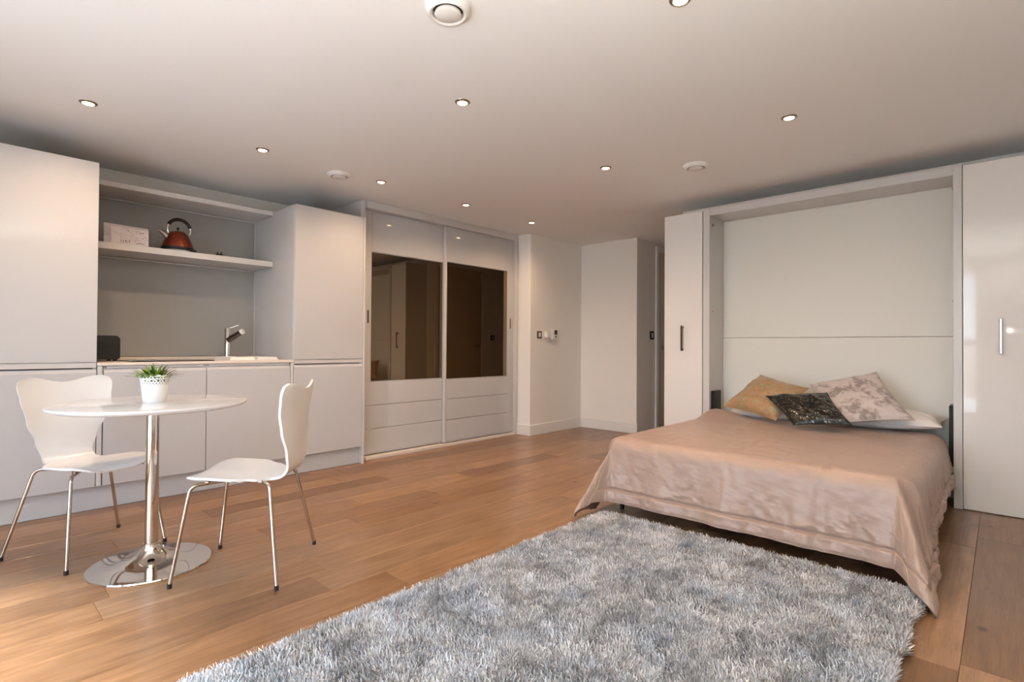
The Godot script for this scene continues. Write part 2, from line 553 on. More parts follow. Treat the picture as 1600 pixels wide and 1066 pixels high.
func build_kitchen():
	var back := -4.948
	for s in [[0.03, 0.655, "tall glossy white kitchen cabinet at the left edge, beside the black toaster", false], [1.905, 2.52, "tall glossy white kitchen cabinet between the sink and the sliding wardrobe", true]]:
		var x0: float = s[0]
		var x1: float = s[1]
		var t := thing("tall_cabinet", s[2], "cabinet")
		part("carcass", boxes([[Vector3(x0, 0.15, back), Vector3(x0 + 0.018, 2.172, KZ - 0.022)], [Vector3(x1 - 0.018, 0.15, back), Vector3(x1, 2.172, KZ - 0.022)], [Vector3(x0 + 0.018, 2.154, back), Vector3(x1 - 0.018, 2.172, KZ - 0.022)], [Vector3(x0 + 0.018, 0.15, back), Vector3(x1 - 0.018, 0.168, KZ - 0.022)], [Vector3(x0 + 0.018, 0.168, back), Vector3(x1 - 0.018, 2.154, back + 0.01)]]), M.gloss_white, t)
		cabinet_door(t, x0 + 0.001, x1 - 0.001, 0.926, 2.172)
		cabinet_door(t, x0 + 0.001, x1 - 0.001, 0.152, 0.884, true)
		part("grip_channel", box(Vector3(x0 + 0.002, 0.891, KZ - 0.03), Vector3(x1 - 0.002, 0.924, KZ - 0.004)), M.channel_white, t)
		part("shadow_gap", box(Vector3(x0 + 0.002, 0.868, KZ - 0.05), Vector3(x1 - 0.002, 0.893, KZ - 0.024), 0.0), M.gap_dark, t)
		if s[3]:
			part("end_panel", box(Vector3(2.522, 0.0, back), Vector3(2.542, 2.174, KZ)), M.satin_white, t)
			part("filler_strip", box(Vector3(1.880, 0.152, KZ - 0.02), Vector3(1.902, 0.900, KZ - 0.001)), M.satin_white, t)
		else:
			part("filler_strip", box(Vector3(0.658, 0.152, KZ - 0.02), Vector3(0.684, 0.900, KZ - 0.001)), M.satin_white, t)
	var xs := [0.688, 1.276, 1.878]
	for i in 2:
		var t := thing("base_cabinet", ["handleless white base cabinet below the black hob", "handleless white base cabinet below the sink tap"][i], "cabinet", Vector3.ZERO, "base cabinets under the worktop")
		var x0: float = xs[i]
		var x1: float = xs[i + 1]
		part("carcass", boxes([[Vector3(x0, 0.15, back), Vector3(x0 + 0.016, 0.9, KZ - 0.022)], [Vector3(x1 - 0.016, 0.15, back), Vector3(x1, 0.9, KZ - 0.022)], [Vector3(x0 + 0.016, 0.15, back), Vector3(x1 - 0.016, 0.166, KZ - 0.022)]]), M.satin_white, t)
		cabinet_door(t, x0 + 0.002, x1 - 0.002, 0.152, 0.884, true)
		part("grip_channel", box(Vector3(x0 + 0.0165, 0.885, KZ - 0.045), Vector3(x1 - 0.0165, 0.900, KZ - 0.006)), M.channel_white, t)
		part("shadow_gap", box(Vector3(x0 + 0.0165, 0.70, KZ - 0.06), Vector3(x1 - 0.0165, 0.884, KZ - 0.046), 0.0), M.gap_dark, t)
	var pl := part("plinth_board", box(Vector3(0.03, 0, -4.208), Vector3(2.521, 0.146, -4.19)), M.satin_white, self)
	tag(pl, "long white plinth board running along the floor below the kitchen cabinets", "plinth")
	var wt := thing("worktop", "pale stone worktop between the two tall kitchen cabinets", "worktop")
	part("slab", box(Vector3(0.657, 0.902, back), Vector3(1.903, 0.922, KZ), 0.003), M.worktop, wt)
	part("upstand", box(Vector3(0.66, 0.922, back), Vector3(1.90, 0.942, back + 0.052), 0.002), M.worktop, wt)
	# splashback with pale edge strips
	var sb := thing("splashback", "grey glass splashback behind the worktop and open shelves", "splashback")
	part("panel", box(Vector3(0.66, 0.944, back), Vector3(1.892, 1.70, back + 0.024)), M.splash_grey, sb)
	part("panel", box(Vector3(0.66, 1.752, back), Vector3(1.892, 2.138, back + 0.024)), M.splash_grey, sb)
	part("edge_strip", box(Vector3(1.893, 0.944, back), Vector3(1.904, 1.70, back + 0.032)), M.gloss_white, sb)
	part("edge_strip", box(Vector3(1.893, 1.752, back), Vector3(1.904, 2.138, back + 0.032)), M.gloss_white, sb)
	part("edge_strip", box(Vector3(0.66, 1.688, back + 0.0245), Vector3(1.892, 1.70, back + 0.04)), M.gloss_white, sb)
	part("edge_strip", box(Vector3(0.66, 2.126, back + 0.0245), Vector3(1.892, 2.138, back + 0.04)), M.gloss_white, sb)
	for s in [[1.703, 1.749, "white floating shelf carrying the copper kettle"], [2.140, 2.176, "white top shelf above the kettle, level with the cabinet tops"]]:
		var o := part("floating_shelf", box(Vector3(0.657, s[0], back), Vector3(1.903, s[1], -4.553), 0.002), M.satin_white, self)
		tag(o, s[2], "shelf", "open kitchen shelves")
	# hob, sink and tap
	var hob := thing("hob", "black glass hob set on the worktop behind the potted plant", "hob", Vector3(1.10, 0.9222, -4.46))
	part("glass_plate", box(Vector3(-0.25, 0, -0.24), Vector3(0.25, 0.006, 0.25)), M.hob_glass, hob)
	for q in [[-0.12, -0.11, 0.09], [0.13, -0.11, 0.075], [-0.12, 0.12, 0.075], [0.13, 0.12, 0.09]]:
		var st := begin()
		add_lathe(st, [Vector2(q[2] - 0.003, 0.006), Vector2(q[2] - 0.003, 0.0066), Vector2(q[2], 0.0066), Vector2(q[2], 0.006)], 32, Vector3(q[0], 0, q[1]))
		part("cooking_zone", st.commit(), M.brushed_steel, hob)
	var sink := thing("sink", "white sink with raised rims at the right end of the worktop", "sink", Vector3(0, 0.9222, 0))
	for q in [[1.50, 1.69], [1.70, 1.87]]:
		var x0: float = q[0]
		var x1: float = q[1]
		var st := begin()
		var z0 := -4.72
		var z1 := -4.34
		var prof := [[0.0, 0.0], [0.012, 0.022], [0.022, 0.022], [0.036, 0.004]]
		for i in 3:
			var a: Array = prof[i]
			var b: Array = prof[i + 1]
			var ra := [Vector3(x0 + a[0], a[1], z0 + a[0]), Vector3(x1 - a[0], a[1], z0 + a[0]), Vector3(x1 - a[0], a[1], z1 - a[0]), Vector3(x0 + a[0], a[1], z1 - a[0])]
			var rb := [Vector3(x0 + b[0], b[1], z0 + b[0]), Vector3(x1 - b[0], b[1], z0 + b[0]), Vector3(x1 - b[0], b[1], z1 - b[0]), Vector3(x0 + b[0], b[1], z1 - b[0])]
			for k in 4: face(st, [ra[k], ra[(k + 1) % 4], rb[(k + 1) % 4], rb[k]], Vector3((x0 + x1) / 2, -0.4 if i < 2 else 0.5, (z0 + z1) / 2))
		face(st, [Vector3(x0 + 0.036, 0.004, z0 + 0.036), Vector3(x1 - 0.036, 0.004, z0 + 0.036), Vector3(x1 - 0.036, 0.004, z1 - 0.036), Vector3(x0 + 0.036, 0.004, z1 - 0.036)], Vector3(x0, -1, z0))
		part("bowl" if x0 < 1.6 else "drainer", st.commit(), M.white_plastic, sink)
	var tap := thing("mixer_tap", "chrome mixer tap with angled pull-out spout behind the sink", "tap", Vector3(1.622, 0.9222, -4.76))
	part("body", lathe([Vector2(0, 0), Vector2(0.032, 0), Vector2(0.032, 0.006), Vector2(0.026, 0.012), Vector2(0.026, 0.252), Vector2(0.022, 0.258), Vector2(0, 0.258)], 24), M.chrome, tap)
	part("spout", tube([Vector3(0.0, 0.155, 0.01), Vector3(0.04, 0.190, 0.05), Vector3(0.075, 0.222, 0.085)], 0.024, 14, 0.022), M.tap_steel, tap)
	part("spray_tip", tube([Vector3(0.075, 0.222, 0.085), Vector3(0.09, 0.236, 0.10)], 0.0225, 14, 0.021), M.white_plastic, tap)
	part("lever", tube([Vector3(0.0, 0.25, 0.0), Vector3(0.04, 0.268, 0.028), Vector3(0.07, 0.284, 0.05)], 0.009, 10, 0.006), M.chrome, tap)
	# toaster
	var to := thing("toaster", "black toaster on the worktop tucked beside the left tall cabinet", "toaster", Vector3(0.752, 0.9222, -4.60))
	var sect := []
	for q in 4:
		for k in 7:
			var t := PI / 2 * (q + k / 6.0)
			sect.append(Vector2(0.083 - 0.03 + 0.03 * cos(t) if q in [0, 3] else -0.083 + 0.03 + 0.03 * cos(t), (0.176 - 0.03 if q < 2 else 0.012 + 0.012) + (0.03 if q < 2 else 0.012) * sin(t)))
	var st2 := begin()
	for k in sect.size():
		var a: Vector2 = sect[k]
		var b: Vector2 = sect[(k + 1) % sect.size()]
		face(st2, [Vector3(a.x, a.y, -0.13), Vector3(b.x, b.y, -0.13), Vector3(b.x, b.y, 0.13), Vector3(a.x, a.y, 0.13)], Vector3(0, 0.09, 0))
	for z in [-0.13, 0.13]:
		var pp := []
		for a in sect: pp.append(Vector3(a.x, a.y, z))
		face(st2, pp, Vector3(0, 0.09, 0))
	part("body", st2.commit(), M.black_plastic, to)
	for z in [-0.04, 0.04]: part("slot", box(Vector3(-0.05, 0.1755, z - 0.014), Vector3(0.05, 0.177, z + 0.014), 0.0), M.brushed_steel, to)
	for q in [[-0.06, -0.1], [0.06, -0.1], [-0.06, 0.1], [0.06, 0.1]]: part("foot", box(Vector3(q[0] - 0.012, 0, q[1] - 0.012), Vector3(q[0] + 0.012, 0.014, q[1] + 0.012)), M.rubber, to)
	build_kettle()
	# printed packet leaning on the shelf
	var pk := thing("leaflet_packet", "clear bag of printed white leaflets standing on the kettle shelf", "packet", Vector3(0.895, 1.7495, -4.615))
	var pn := noise(88, 2.4, 2)
	for q in [[-0.133, 0.133, 0.148, -0.016, "packet_film", "bag"], [-0.094, 0.128, 0.128, 0.0, "packet_print", "leaflet"]]:
		var front := func(u, v): return Vector3(lerpf(q[0], q[1], u), q[2] * (1.0 - v) * (1.0 - 0.04 * u) + 0.0005, q[3] + 0.004 + 0.008 * pn.get_noise_2d(u * 1.3, v * 1.1 + q[3] * 40.0) - 0.012 * (1.0 - v))
		var st := begin()
		var n1 := add_grid(st, 24, 14, front, false)
		add_grid(st, 24, 14, func(u, v): return front.call(u, v) - Vector3(0, 0, 0.006), true, n1)
		st.generate_normals()
		part(q[5], st.commit(), M[q[4]], pk)
	# plug lying on the shelf
	var pg := thing("power_plug", "small black power plug lying on the shelf right of kettle", "plug", Vector3(1.492, 1.7495, -4.578))
	part("plug_body", box(Vector3(-0.024, 0, -0.02), Vector3(0.024, 0.014, 0.016), 0.004), M.black_plastic, pg)
	for x in [-0.012, 0.012]: part("pin", box(Vector3(x - 0.004, 0.014, -0.004), Vector3(x + 0.004, 0.031, 0.002), 0.001), M.black_metal, pg)
	part("cable", tube([Vector3(0.0, 0.006, -0.02), Vector3(-0.05, 0.004, -0.05), Vector3(-0.12, 0.004, -0.07), Vector3(-0.17, 0.004, -0.075)], 0.0035, 8), M.black_plastic, pg)

func build_kettle():
	var k := thing("kettle", "copper orange pyramid kettle with black arched handle on the shelf", "kettle", Vector3(1.226, 1.7495, -4.668))
	part("power_base", lathe([Vector2(0, 0), Vector2(0.088, 0), Vector2(0.092, 0.006), Vector2(0.088, 0.014), Vector2(0, 0.014)], 40), M.white_plastic, k)
	part("base_ring", lathe([Vector2(0, 0.0145), Vector2(0.108, 0.0145), Vector2(0.112, 0.02), Vector2(0.110, 0.034), Vector2(0.0, 0.036)], 40), M.black_plastic, k)
	part("body", lathe([Vector2(0.0, 0.0362), Vector2(0.108, 0.0362), Vector2(0.106, 0.045), Vector2(0.092, 0.085), Vector2(0.076, 0.12), Vector2(0.06, 0.145), Vector2(0.045, 0.158), Vector2(0.02, 0.163), Vector2(0, 0.164)], 12), M.kettle_copper, k)
	var lid := part("lid_knob", lathe([Vector2(0, 0.162), Vector2(0.006, 0.162), Vector2(0.005, 0.178), Vector2(0.011, 0.184), Vector2(0.009, 0.192), Vector2(0, 0.194)], 16), M.black_plastic, k)
	lid.set_meta("label", "black lid knob")
	var arc := []
	for i in 29:
		var t := lerpf(-0.42, PI + 0.42, i / 28.0)
		arc.append(Vector3(0.008 + 0.078 * cos(t), 0.176 + 0.080 * sin(t), 0))
	part("handle_arm", tube(arc.slice(0, 7), 0.007, 10), M.chrome, k)
	part("handle_arm", tube(arc.slice(21, 29), 0.007, 10), M.chrome, k)
	part("handle_grip", tube(arc.slice(5, 23), 0.0125, 12), M.black_plastic, k)
	part("spout", tube([Vector3(-0.066, 0.108, 0), Vector3(-0.095, 0.135, 0), Vector3(-0.122, 0.152, 0)], 0.024, 12, 0.010), M.brushed_steel, k)
	part("switch", box(Vector3(0.098, 0.012, -0.012), Vector3(0.128, 0.034, 0.012), 0.004), M.black_plastic, k)

# ---------------------------------------------------------------- sliding wardrobe
func build_wardrobe():
	var t := thing("sliding_wardrobe", "white sliding wardrobe with two bronze mirror doors", "wardrobe")
	part("side_post", box(Vector3(2.56, 0, -4.94), Vector3(2.606, CEIL - 0.002, -4.25)), M.satin_white, t)
	part("side_post", box(Vector3(4.60, 0, -4.94), Vector3(4.644, CEIL - 0.002, -4.228)), M.satin_white, t)
	part("header", box(Vector3(2.613, 2.294, -4.34), Vector3(4.599, CEIL - 0.002, -4.222)), M.satin_white, t)
	part("floor_track", box(Vector3(2.613, 0, -4.34), Vector3(4.599, 0.028, -4.222)), M.worktop, t)
	part("back_board", box(Vector3(2.613, 0.0, -4.94), Vector3(4.599, CEIL - 0.01, -4.925)), M.satin_white, t)
	for d in [[2.612, 3.575, -4.288, 2.700, 3.545, 2.664], [3.548, 4.598, -4.256, 3.58, 4.492, 4.547]]:
		var x0: float = d[0]
		var x1: float = d[1]
		var z: float = d[2]
		var right := x0 > 3.0
		var st := begin()
		var edge_l: float = d[3]
		var edge_r: float = d[4]
		# stiles and rails
		add_box(st, Vector3(x0, 0.036, z - 0.022), Vector3(edge_l - 0.002, 2.291, z))
		add_box(st, Vector3(edge_r + 0.002, 0.036, z - 0.022), Vector3(x1, 2.291, z))
		add_box(st, Vector3(edge_l - 0.002, 2.27, z - 0.022), Vector3(edge_r + 0.002, 2.291, z - 0.004))
		add_box(st, Vector3(edge_l - 0.002, 0.036, z - 0.022), Vector3(edge_r + 0.002, 0.05, z - 0.004))
		add_box(st, Vector3(edge_l - 0.002, 0.05, z - 0.022), Vector3(edge_r + 0.002, 2.27, z - 0.014))
		var door := part("door", st.commit(), M.gloss_white, t)
		part("top_panel", box(Vector3(edge_l - 0.001, 1.924 if right else 1.914, z - 0.0138), Vector3(edge_r + 0.001, 2.269, z - 0.001), 0.0015), M.gloss_white, door)
		part("mirror", box(Vector3(edge_l, 0.700 if right else 0.712, z - 0.0138), Vector3(edge_r, 1.918 if right else 1.908, z - 0.002), 0.0012), M.bronze_mirror, door)
		for b in [[0.488, 0.694 if right else 0.706], [0.271, 0.484], [0.052, 0.267]]:
			part("board", box(Vector3(x0 + 0.006 if not right else edge_l, b[0], z - 0.0138), Vector3(edge_r if not right else x1 - 0.006, b[1], z + 0.002), 0.003), M.gloss_white, door)
		part("edge_profile", box(Vector3(x0 - 0.001, 0.036, z - 0.024) if right else Vector3(x1 - 0.016, 0.036, z - 0.0), Vector3(x0 + 0.015, 2.291, z + 0.006) if right else Vector3(x1, 2.291, z + 0.004)), M.satin_white, door)
		var pull: float = d[5]
		part("recessed_pull", boxes([[Vector3(pull - 0.011, 1.246, z), Vector3(pull + 0.011, 1.370, z + 0.0015)]], 0.0006), M.brushed_steel, door)
		part("pull_hollow", boxes([[Vector3(pull - 0.007, 1.252, z + 0.0015), Vector3(pull + 0.007, 1.364, z + 0.002)]], 0.0002), M.handle_bronze, door)

# ---------------------------------------------------------------- wall bed
const BX := 4.52

func bar_handle(parent: Node, z: float, y0: float, y1: float, m: Material):
	var st := begin()
	add_box(st, Vector3(BX - 0.034, y0, z - 0.008), Vector3(BX - 0.022, y1, z + 0.008), 0.003)
	add_box(st, Vector3(BX - 0.022, y0 + 0.004, z - 0.006), Vector3(BX, y0 + 0.02, z + 0.006), 0.001)
	add_box(st, Vector3(BX - 0.022, y1 - 0.02, z - 0.006), Vector3(BX, y1 - 0.004, z + 0.006), 0.001)
	part("handle", st.commit(), m, parent)

func build_bed_wall():
	for s in [[-2.288, -1.930, -2.108, "narrow white wardrobe cabinet left of the bed, next to the hallway", "handle_bronze"], [-0.194, 0.204, -0.012, "glossy white wardrobe cabinet right of the bed with silver bar handle", "handle_silver"], [0.207, 0.605, 0.40, "glossy white wardrobe cabinet at the right, past the silver bar handle", "handle_silver"]]:
		var t := thing("wardrobe_cabinet", s[3], "cabinet", Vector3.ZERO, "cabinets beside the bed")
		var z0: float = s[0]
		var z1: float = s[1]
		part("carcass", box(Vector3(BX + 0.022, 0.0, z0), Vector3(4.898, 2.242, z1)), M.satin_white, t)
		var d := part("door", box(Vector3(BX, 0.004, z0 + 0.001), Vector3(BX + 0.021, 2.240, z1 - 0.001), 0.002), M.gloss_bed_unit, t)
		bar_handle(d, s[2], 1.010, 1.236, M[s[4]])
	var c := thing("bed_surround", "tall white wall bed surround with open recess behind the cushions", "cabinet")
	part("side_stile", box(Vector3(BX - 0.004, 0.0, -1.922), Vector3(4.898, 2.244, -1.865)), M.satin_white, c)
	part("side_stile", box(Vector3(BX - 0.004, 0.0, -0.242), Vector3(4.898, 2.244, -0.196)), M.satin_white, c)
	part("top_rail", box(Vector3(BX - 0.004, 2.186, -1.864), Vector3(4.898, 2.244, -0.243)), M.satin_white, c)
	part("cornice_strip", box(Vector3(BX + 0.003, 2.2445, -1.922), Vector3(4.898, 2.256, -0.196)), M.channel_white, c)
	part("back_panel", box(Vector3(4.825, 1.131, -1.864), Vector3(4.898, 2.185, -0.243), 0.0015), M.panel_white, c)
	part("back_panel", box(Vector3(4.822, 0.0, -1.864), Vector3(4.898, 1.128, -0.243), 0.0015), M.panel_white, c)
	for z in [-1.8645, -0.2425]:
		var o := 1.0 if z < -1.0 else -1.0
		part("pivot_bracket", box(Vector3(4.55, 0.26, minf(z, z + o * 0.024)), Vector3(4.72, 0.665, maxf(z, z + o * 0.024)), 0.004), M.black_metal, c)
		for q in [[2.115, 0.014], [1.36, 0.007], [0.20, 0.016]]:
			var st := begin()
			add_lathe(st, [Vector2(0, 0), Vector2(q[1], 0), Vector2(q[1] * 0.8, 0.006), Vector2(0, 0.008)], 14, Vector3(4.585, q[0], z), Basis(Vector3.RIGHT, PI / 2 * o))
			part("fixing_cap", st.commit(), M.brushed_steel, c)
	# bed
	var b := thing("fold_down_bed", "fold-down double bed with dark frame under the satin bedspread", "bed")
	part("frame", boxes([[Vector3(2.96, 0.20, -1.80), Vector3(4.80, 0.29, -1.76)], [Vector3(2.96, 0.20, -0.36), Vector3(4.80, 0.29, -0.32)], [Vector3(2.96, 0.20, -1.76), Vector3(3.0, 0.29, -0.36)], [Vector3(4.76, 0.20, -1.76), Vector3(4.80, 0.29, -0.36)], [Vector3(3.0, 0.27, -1.76), Vector3(4.76, 0.29, -0.36)]], 0.004), M.black_metal, b)
	for q in [[2.97, -1.79, 0.0], [2.97, -0.33, 0.0], [3.62, -1.80, -0.05], [3.62, -0.27, -0.05]]:
		var st := begin()
		add_tube(st, [Vector3(q[0] + 0.02, 0.215, q[1]), Vector3(q[0] + 0.01, 0.1, q[1]), Vector3(q[0] + q[2], 0.004, q[1])], 0.018, 12, 0.013)
		part("leg", st.commit(), M.black_metal, b)
	var mst := begin()
	add_box(mst, Vector3(2.95, 0.2905, -1.80), Vector3(4.80, 0.44, -0.33), 0.045)
	part("mattress", mst.commit(), M.mattress_cloth, b)
	build_spread()
	# cushions and pillows, each spanned between its four corners
	cushion("pillow", "plain white pillow lying at the right of the bed head", "pillow", [Vector3(4.79, 0.52, -0.98), Vector3(4.79, 0.555, -0.285), Vector3(4.46, 0.525, -0.295), Vector3(4.46, 0.51, -0.98)], 0.08, "bed_linen", 3)
	cushion("pillow", "plain white pillow at the left, mostly hidden behind the gold cushion", "pillow", [Vector3(4.79, 0.482, -1.78), Vector3(4.79, 0.482, -1.12), Vector3(4.55, 0.482, -1.12), Vector3(4.55, 0.482, -1.78)], 0.04, "bed_linen", 9)
	cushion("scatter_cushion", "gold brocade cushion leaning at the left of the bed head", "cushion", [Vector3(4.420, 0.556, -1.715), Vector3(4.620, 0.817, -1.474), Vector3(4.480, 0.736, -1.083), Vector3(4.220, 0.503, -1.242)], 0.075, "gold_brocade", 5)
	cushion("scatter_cushion", "pale grey marbled cushion leaning at the right of the bed head", "cushion", [Vector3(4.660, 0.755, -1.117), Vector3(4.640, 0.867, -0.681), Vector3(4.360, 0.574, -0.430), Vector3(4.200, 0.508, -0.903)], 0.075, "marbled_velvet", 6)
	cushion("scatter_cushion", "small black and silver sequinned cushion in front of the other two", "cushion", [Vector3(4.300, 0.672, -1.334), Vector3(4.340, 0.720, -0.933), Vector3(4.080, 0.538, -0.733), Vector3(4.030, 0.508, -1.070)], 0.06, "sequin_cloth", 7)

func cushion(called: String, label: String, category: String, c: Array, thick: float, m: String, seed_: int):
	var n := noise(seed_, 5.0, 3)
	var crease := noise(seed_ + 50, 2.2, 2)
	var mid: Vector3 = (c[0] + c[1] + c[2] + c[3]) / 4.0
	var nrm: Vector3 = (c[2] - c[0]).cross(c[3] - c[1]).normalized()
	if nrm.x > 0.0 and absf(nrm.x) > 0.3: nrm = -nrm
	elif absf(nrm.x) <= 0.3 and nrm.y < 0: nrm = -nrm
	var surf := func(u, v, s):
		var a: float = u * 2.0 - 1.0
		var b: float = v * 2.0 - 1.0
		a *= 1.0 - 0.075 * (1.0 - b * b)
		b *= 1.0 - 0.075 * (1.0 - pow(u * 2.0 - 1.0, 2.0))
		var uu := a * 0.5 + 0.5
		var vv := b * 0.5 + 0.5
		var p: Vector3 = (c[0] as Vector3).lerp(c[1], uu).lerp((c[3] as Vector3).lerp(c[2], uu), vv)
		var e := maxf(0.0, (1.0 - pow(absf(u * 2 - 1), 2.3)) * (1.0 - pow(absf(v * 2 - 1), 2.3)))
		var h := thick * pow(e, 0.52)
		h += (0.006 * n.get_noise_2d(u * 1.2, v * 1.2) + 0.012 * crease.get_noise_2d(u * 1.1, v * 1.1)) * minf(1.0, e * 5.0)
		var q: Vector3 = p - mid + nrm * (h * s + 0.0012 * s)
		return q
	var t := thing(called, label, category, mid)
	var st := begin()
	var n1 := add_grid(st, 36, 36, func(u, v): return surf.call(u, v, 1.0), false)
	add_grid(st, 36, 36, func(u, v): return surf.call(u, v, -0.75), true, n1)
	st.generate_normals()
	part("cover", st.commit(), M[m], t)
	var rim := []
	for e in 4:
		for i in 14:
			var f := i / 14.0
			rim.append(surf.call([f, 1.0, 1.0 - f, 0.0][e], [0.0, f, 1.0, 1.0 - f][e], 0.0))
	rim.append(rim[0])
	part("piping", tube(rim, 0.0035, 6), M[m], t)

# satin bedspread: laid over the mattress, hanging at the foot and both sides, corners falling to the floor in a cone
func build_spread():
	var x_head := 4.505
	var x_foot := 2.95
	var z_l := -1.79
	var z_r := -0.36
	var R := 0.09
	var over_f := 0.435
	var over_l := 0.49
	var over_r := 0.50
	var len_p := x_head - x_foot + over_f
	var len_q := z_r - z_l + over_l + over_r
	var soft := noise(71, 2.2, 3)
	var small := noise(72, 9.0, 3)
	var dir_n := noise(73, 3.5, 2)
	var top := func(x: float, z: float) -> float:
		var y := 0.468
		var head := smoothstep(4.12, 4.48, x)
		y += head * (0.004 + 0.05 * smoothstep(-1.5, -1.78, z))
		return y
	var place := func(p: float, q: float, lift: float) -> Vector3:
		# p: cloth length from the head, q: cloth width from the left hem
		var a := p - (x_head - x_foot)
		var bl := over_l - q
		var br := q - (over_l + z_r - z_l)
		var b := maxf(bl, br)
		var side := -1.0 if bl > br else 1.0
		var x := clampf(x_head - p, x_foot, x_head)
		var z := clampf(z_l + q - over_l, z_l, z_r)
		var d_hem := minf(len_p - p, minf(q, len_q - q))
		var creases := 0.0
		# packing creases running down the cloth
		for cz in [-1.10, -0.66, -1.52]:
			var zz := z_l + q - over_l
			var wob: float = cz + 0.035 * dir_n.get_noise_2d(p * 0.7, cz * 9.0)
			creases += (0.006 if cz > -1.4 else 0.003) * exp(-pow((zz - wob) / 0.010, 2.0)) * smoothstep(0.7, 1.35, p) - 0.004 * exp(-pow((zz - wob - 0.022) / 0.012, 2.0)) * smoothstep(0.7, 1.35, p)
		var hem := 0.011 * smoothstep(0.075, 0.06, d_hem) - 0.014 * exp(-pow((d_hem - 0.076) / 0.007, 2.0)) - 0.006 * smoothstep(0.02, 0.0, d_hem)
		var out_a := maxf(a, 0.0)
		var out_b := maxf(b, 0.0) * lerpf(0.70, 1.0, smoothstep(0.9, 1.75, p))
		var rho := sqrt(out_a * out_a + out_b * out_b)
		if rho <= 0.0:
			var w: float = 0.008 * soft.get_noise_2d(p * 0.9, q * 1.6) + 0.0025 * small.get_noise_2d(p * 1.3, q * 0.5)
			return Vector3(x, top.call(x, z) + w + creases + lift, z)
		var phi := atan2(out_b, out_a)
		var corner := pow(sin(2.0 * phi), 2.0)
		var flare := lerpf(0.16, 0.72, corner)
		if phi > 1.2 and a < 0.0: flare = 0.12
		var arc := R * (PI / 2 - flare)
		var out := 0.0
		var down := 0.0
		var nx := 0.0
		var ny := 0.0
		if rho < arc:
			var t := rho / R
			out = R * sin(t)
			down = R * (1.0 - cos(t))
			nx = sin(t)
			ny = cos(t)
		else:
			var t := PI / 2 - flare
			out = R * sin(t) + (rho - arc) * cos(t)
			down = R * (1.0 - cos(t)) + (rho - arc) * sin(t)
			nx = sin(t)
			ny = cos(t)
		var hang := smoothstep(0.1, 0.4, rho)
		# hanging folds
		var along := q if out_b <= 0.0 else (p if out_a <= 0.0 else phi * 0.25 + q * 0.0)
		var fold := (0.016 if out_a > 0.0 else 0.009) * sin(along * (17.0 if out_a > 0.0 else 9.0) + 2.0 * soft.get_noise_2d(along * 2.0, 3.0)) + 0.012 * soft.get_noise_2d(along * 5.0, rho * 1.4)
		var ridge := 1.0 - absf(soft.get_noise_2d(along * 3.2 + rho * 1.1, rho * 1.5 - along * 0.6) * 2.2)
		fold += 0.012 * pow(clampf(ridge, 0.0, 1.0), 5.0) * (1.0 if d_hem > 0.075 else 0.4)
		fold = fold * hang * (1.0 - 0.5 * corner) + 0.004 * small.get_noise_2d(p * 1.2 + q, q * 1.4 - p * 0.6)
		if out_a > 0.0 and out_b > 0.0:
			fold += 0.022 * sin(phi * 9.0) * hang * corner
		var extra := fold + creases + hem + lift
		out += nx * extra
		var y: float = top.call(x, z) - down + ny * extra
		if y < 0.012 + 0.5 * absf(lift) + 0.003 * (1.0 + small.get_noise_2d(p * 3.0, q * 3.0)):
			var floor_y: float = 0.014 + lift * 0.6 + 0.004 * (1.0 + small.get_noise_2d(p * 3.0, q * 3.0))
			out += (floor_y - y) * 0.6
			y = floor_y
		var slant := 1.0 - (0.52 if side > 0.0 else 0.66) * sin(2.0 * phi)
		return Vector3(x - out * cos(phi) * (1.0 + 0.12 * corner), y, z + side * out * sin(phi) * slant)
	var st := begin()
	var nu := 220
	var nv := 220
	var n1 := add_grid(st, nu, nv, func(u, v): return place.call(len_p * (1.0 - pow(1.0 - v, 1.55)), len_q * (u - 0.105 * sin(TAU * u)), 0.0), false)
	var n2 := add_grid(st, nu, nv, func(u, v): return place.call(len_p * (1.0 - pow(1.0 - v, 1.55)), len_q * (u - 0.105 * sin(TAU * u)), -0.011), true, n1)
	# close the hem
	var ring := []
	for i in nu + 1: ring.append(i)
	for j in range(1, nv + 1): ring.append(j * (nu + 1) + nu)
	for i in range(nu - 1, -1, -1): ring.append(nv * (nu + 1) + i)
	for j in range(nv - 1, -1, -1): ring.append(j * (nu + 1))
	for i in ring.size() - 1:
		for k in [ring[i], n1 + ring[i], ring[i + 1], ring[i + 1], n1 + ring[i], n1 + ring[i + 1]]: st.add_index(k)
	st.generate_normals()
	var o := part("bedspread", st.commit(), M.satin_spread, self)
	tag(o, "rose beige satin bedspread hanging over the foot of the bed", "bedspread")

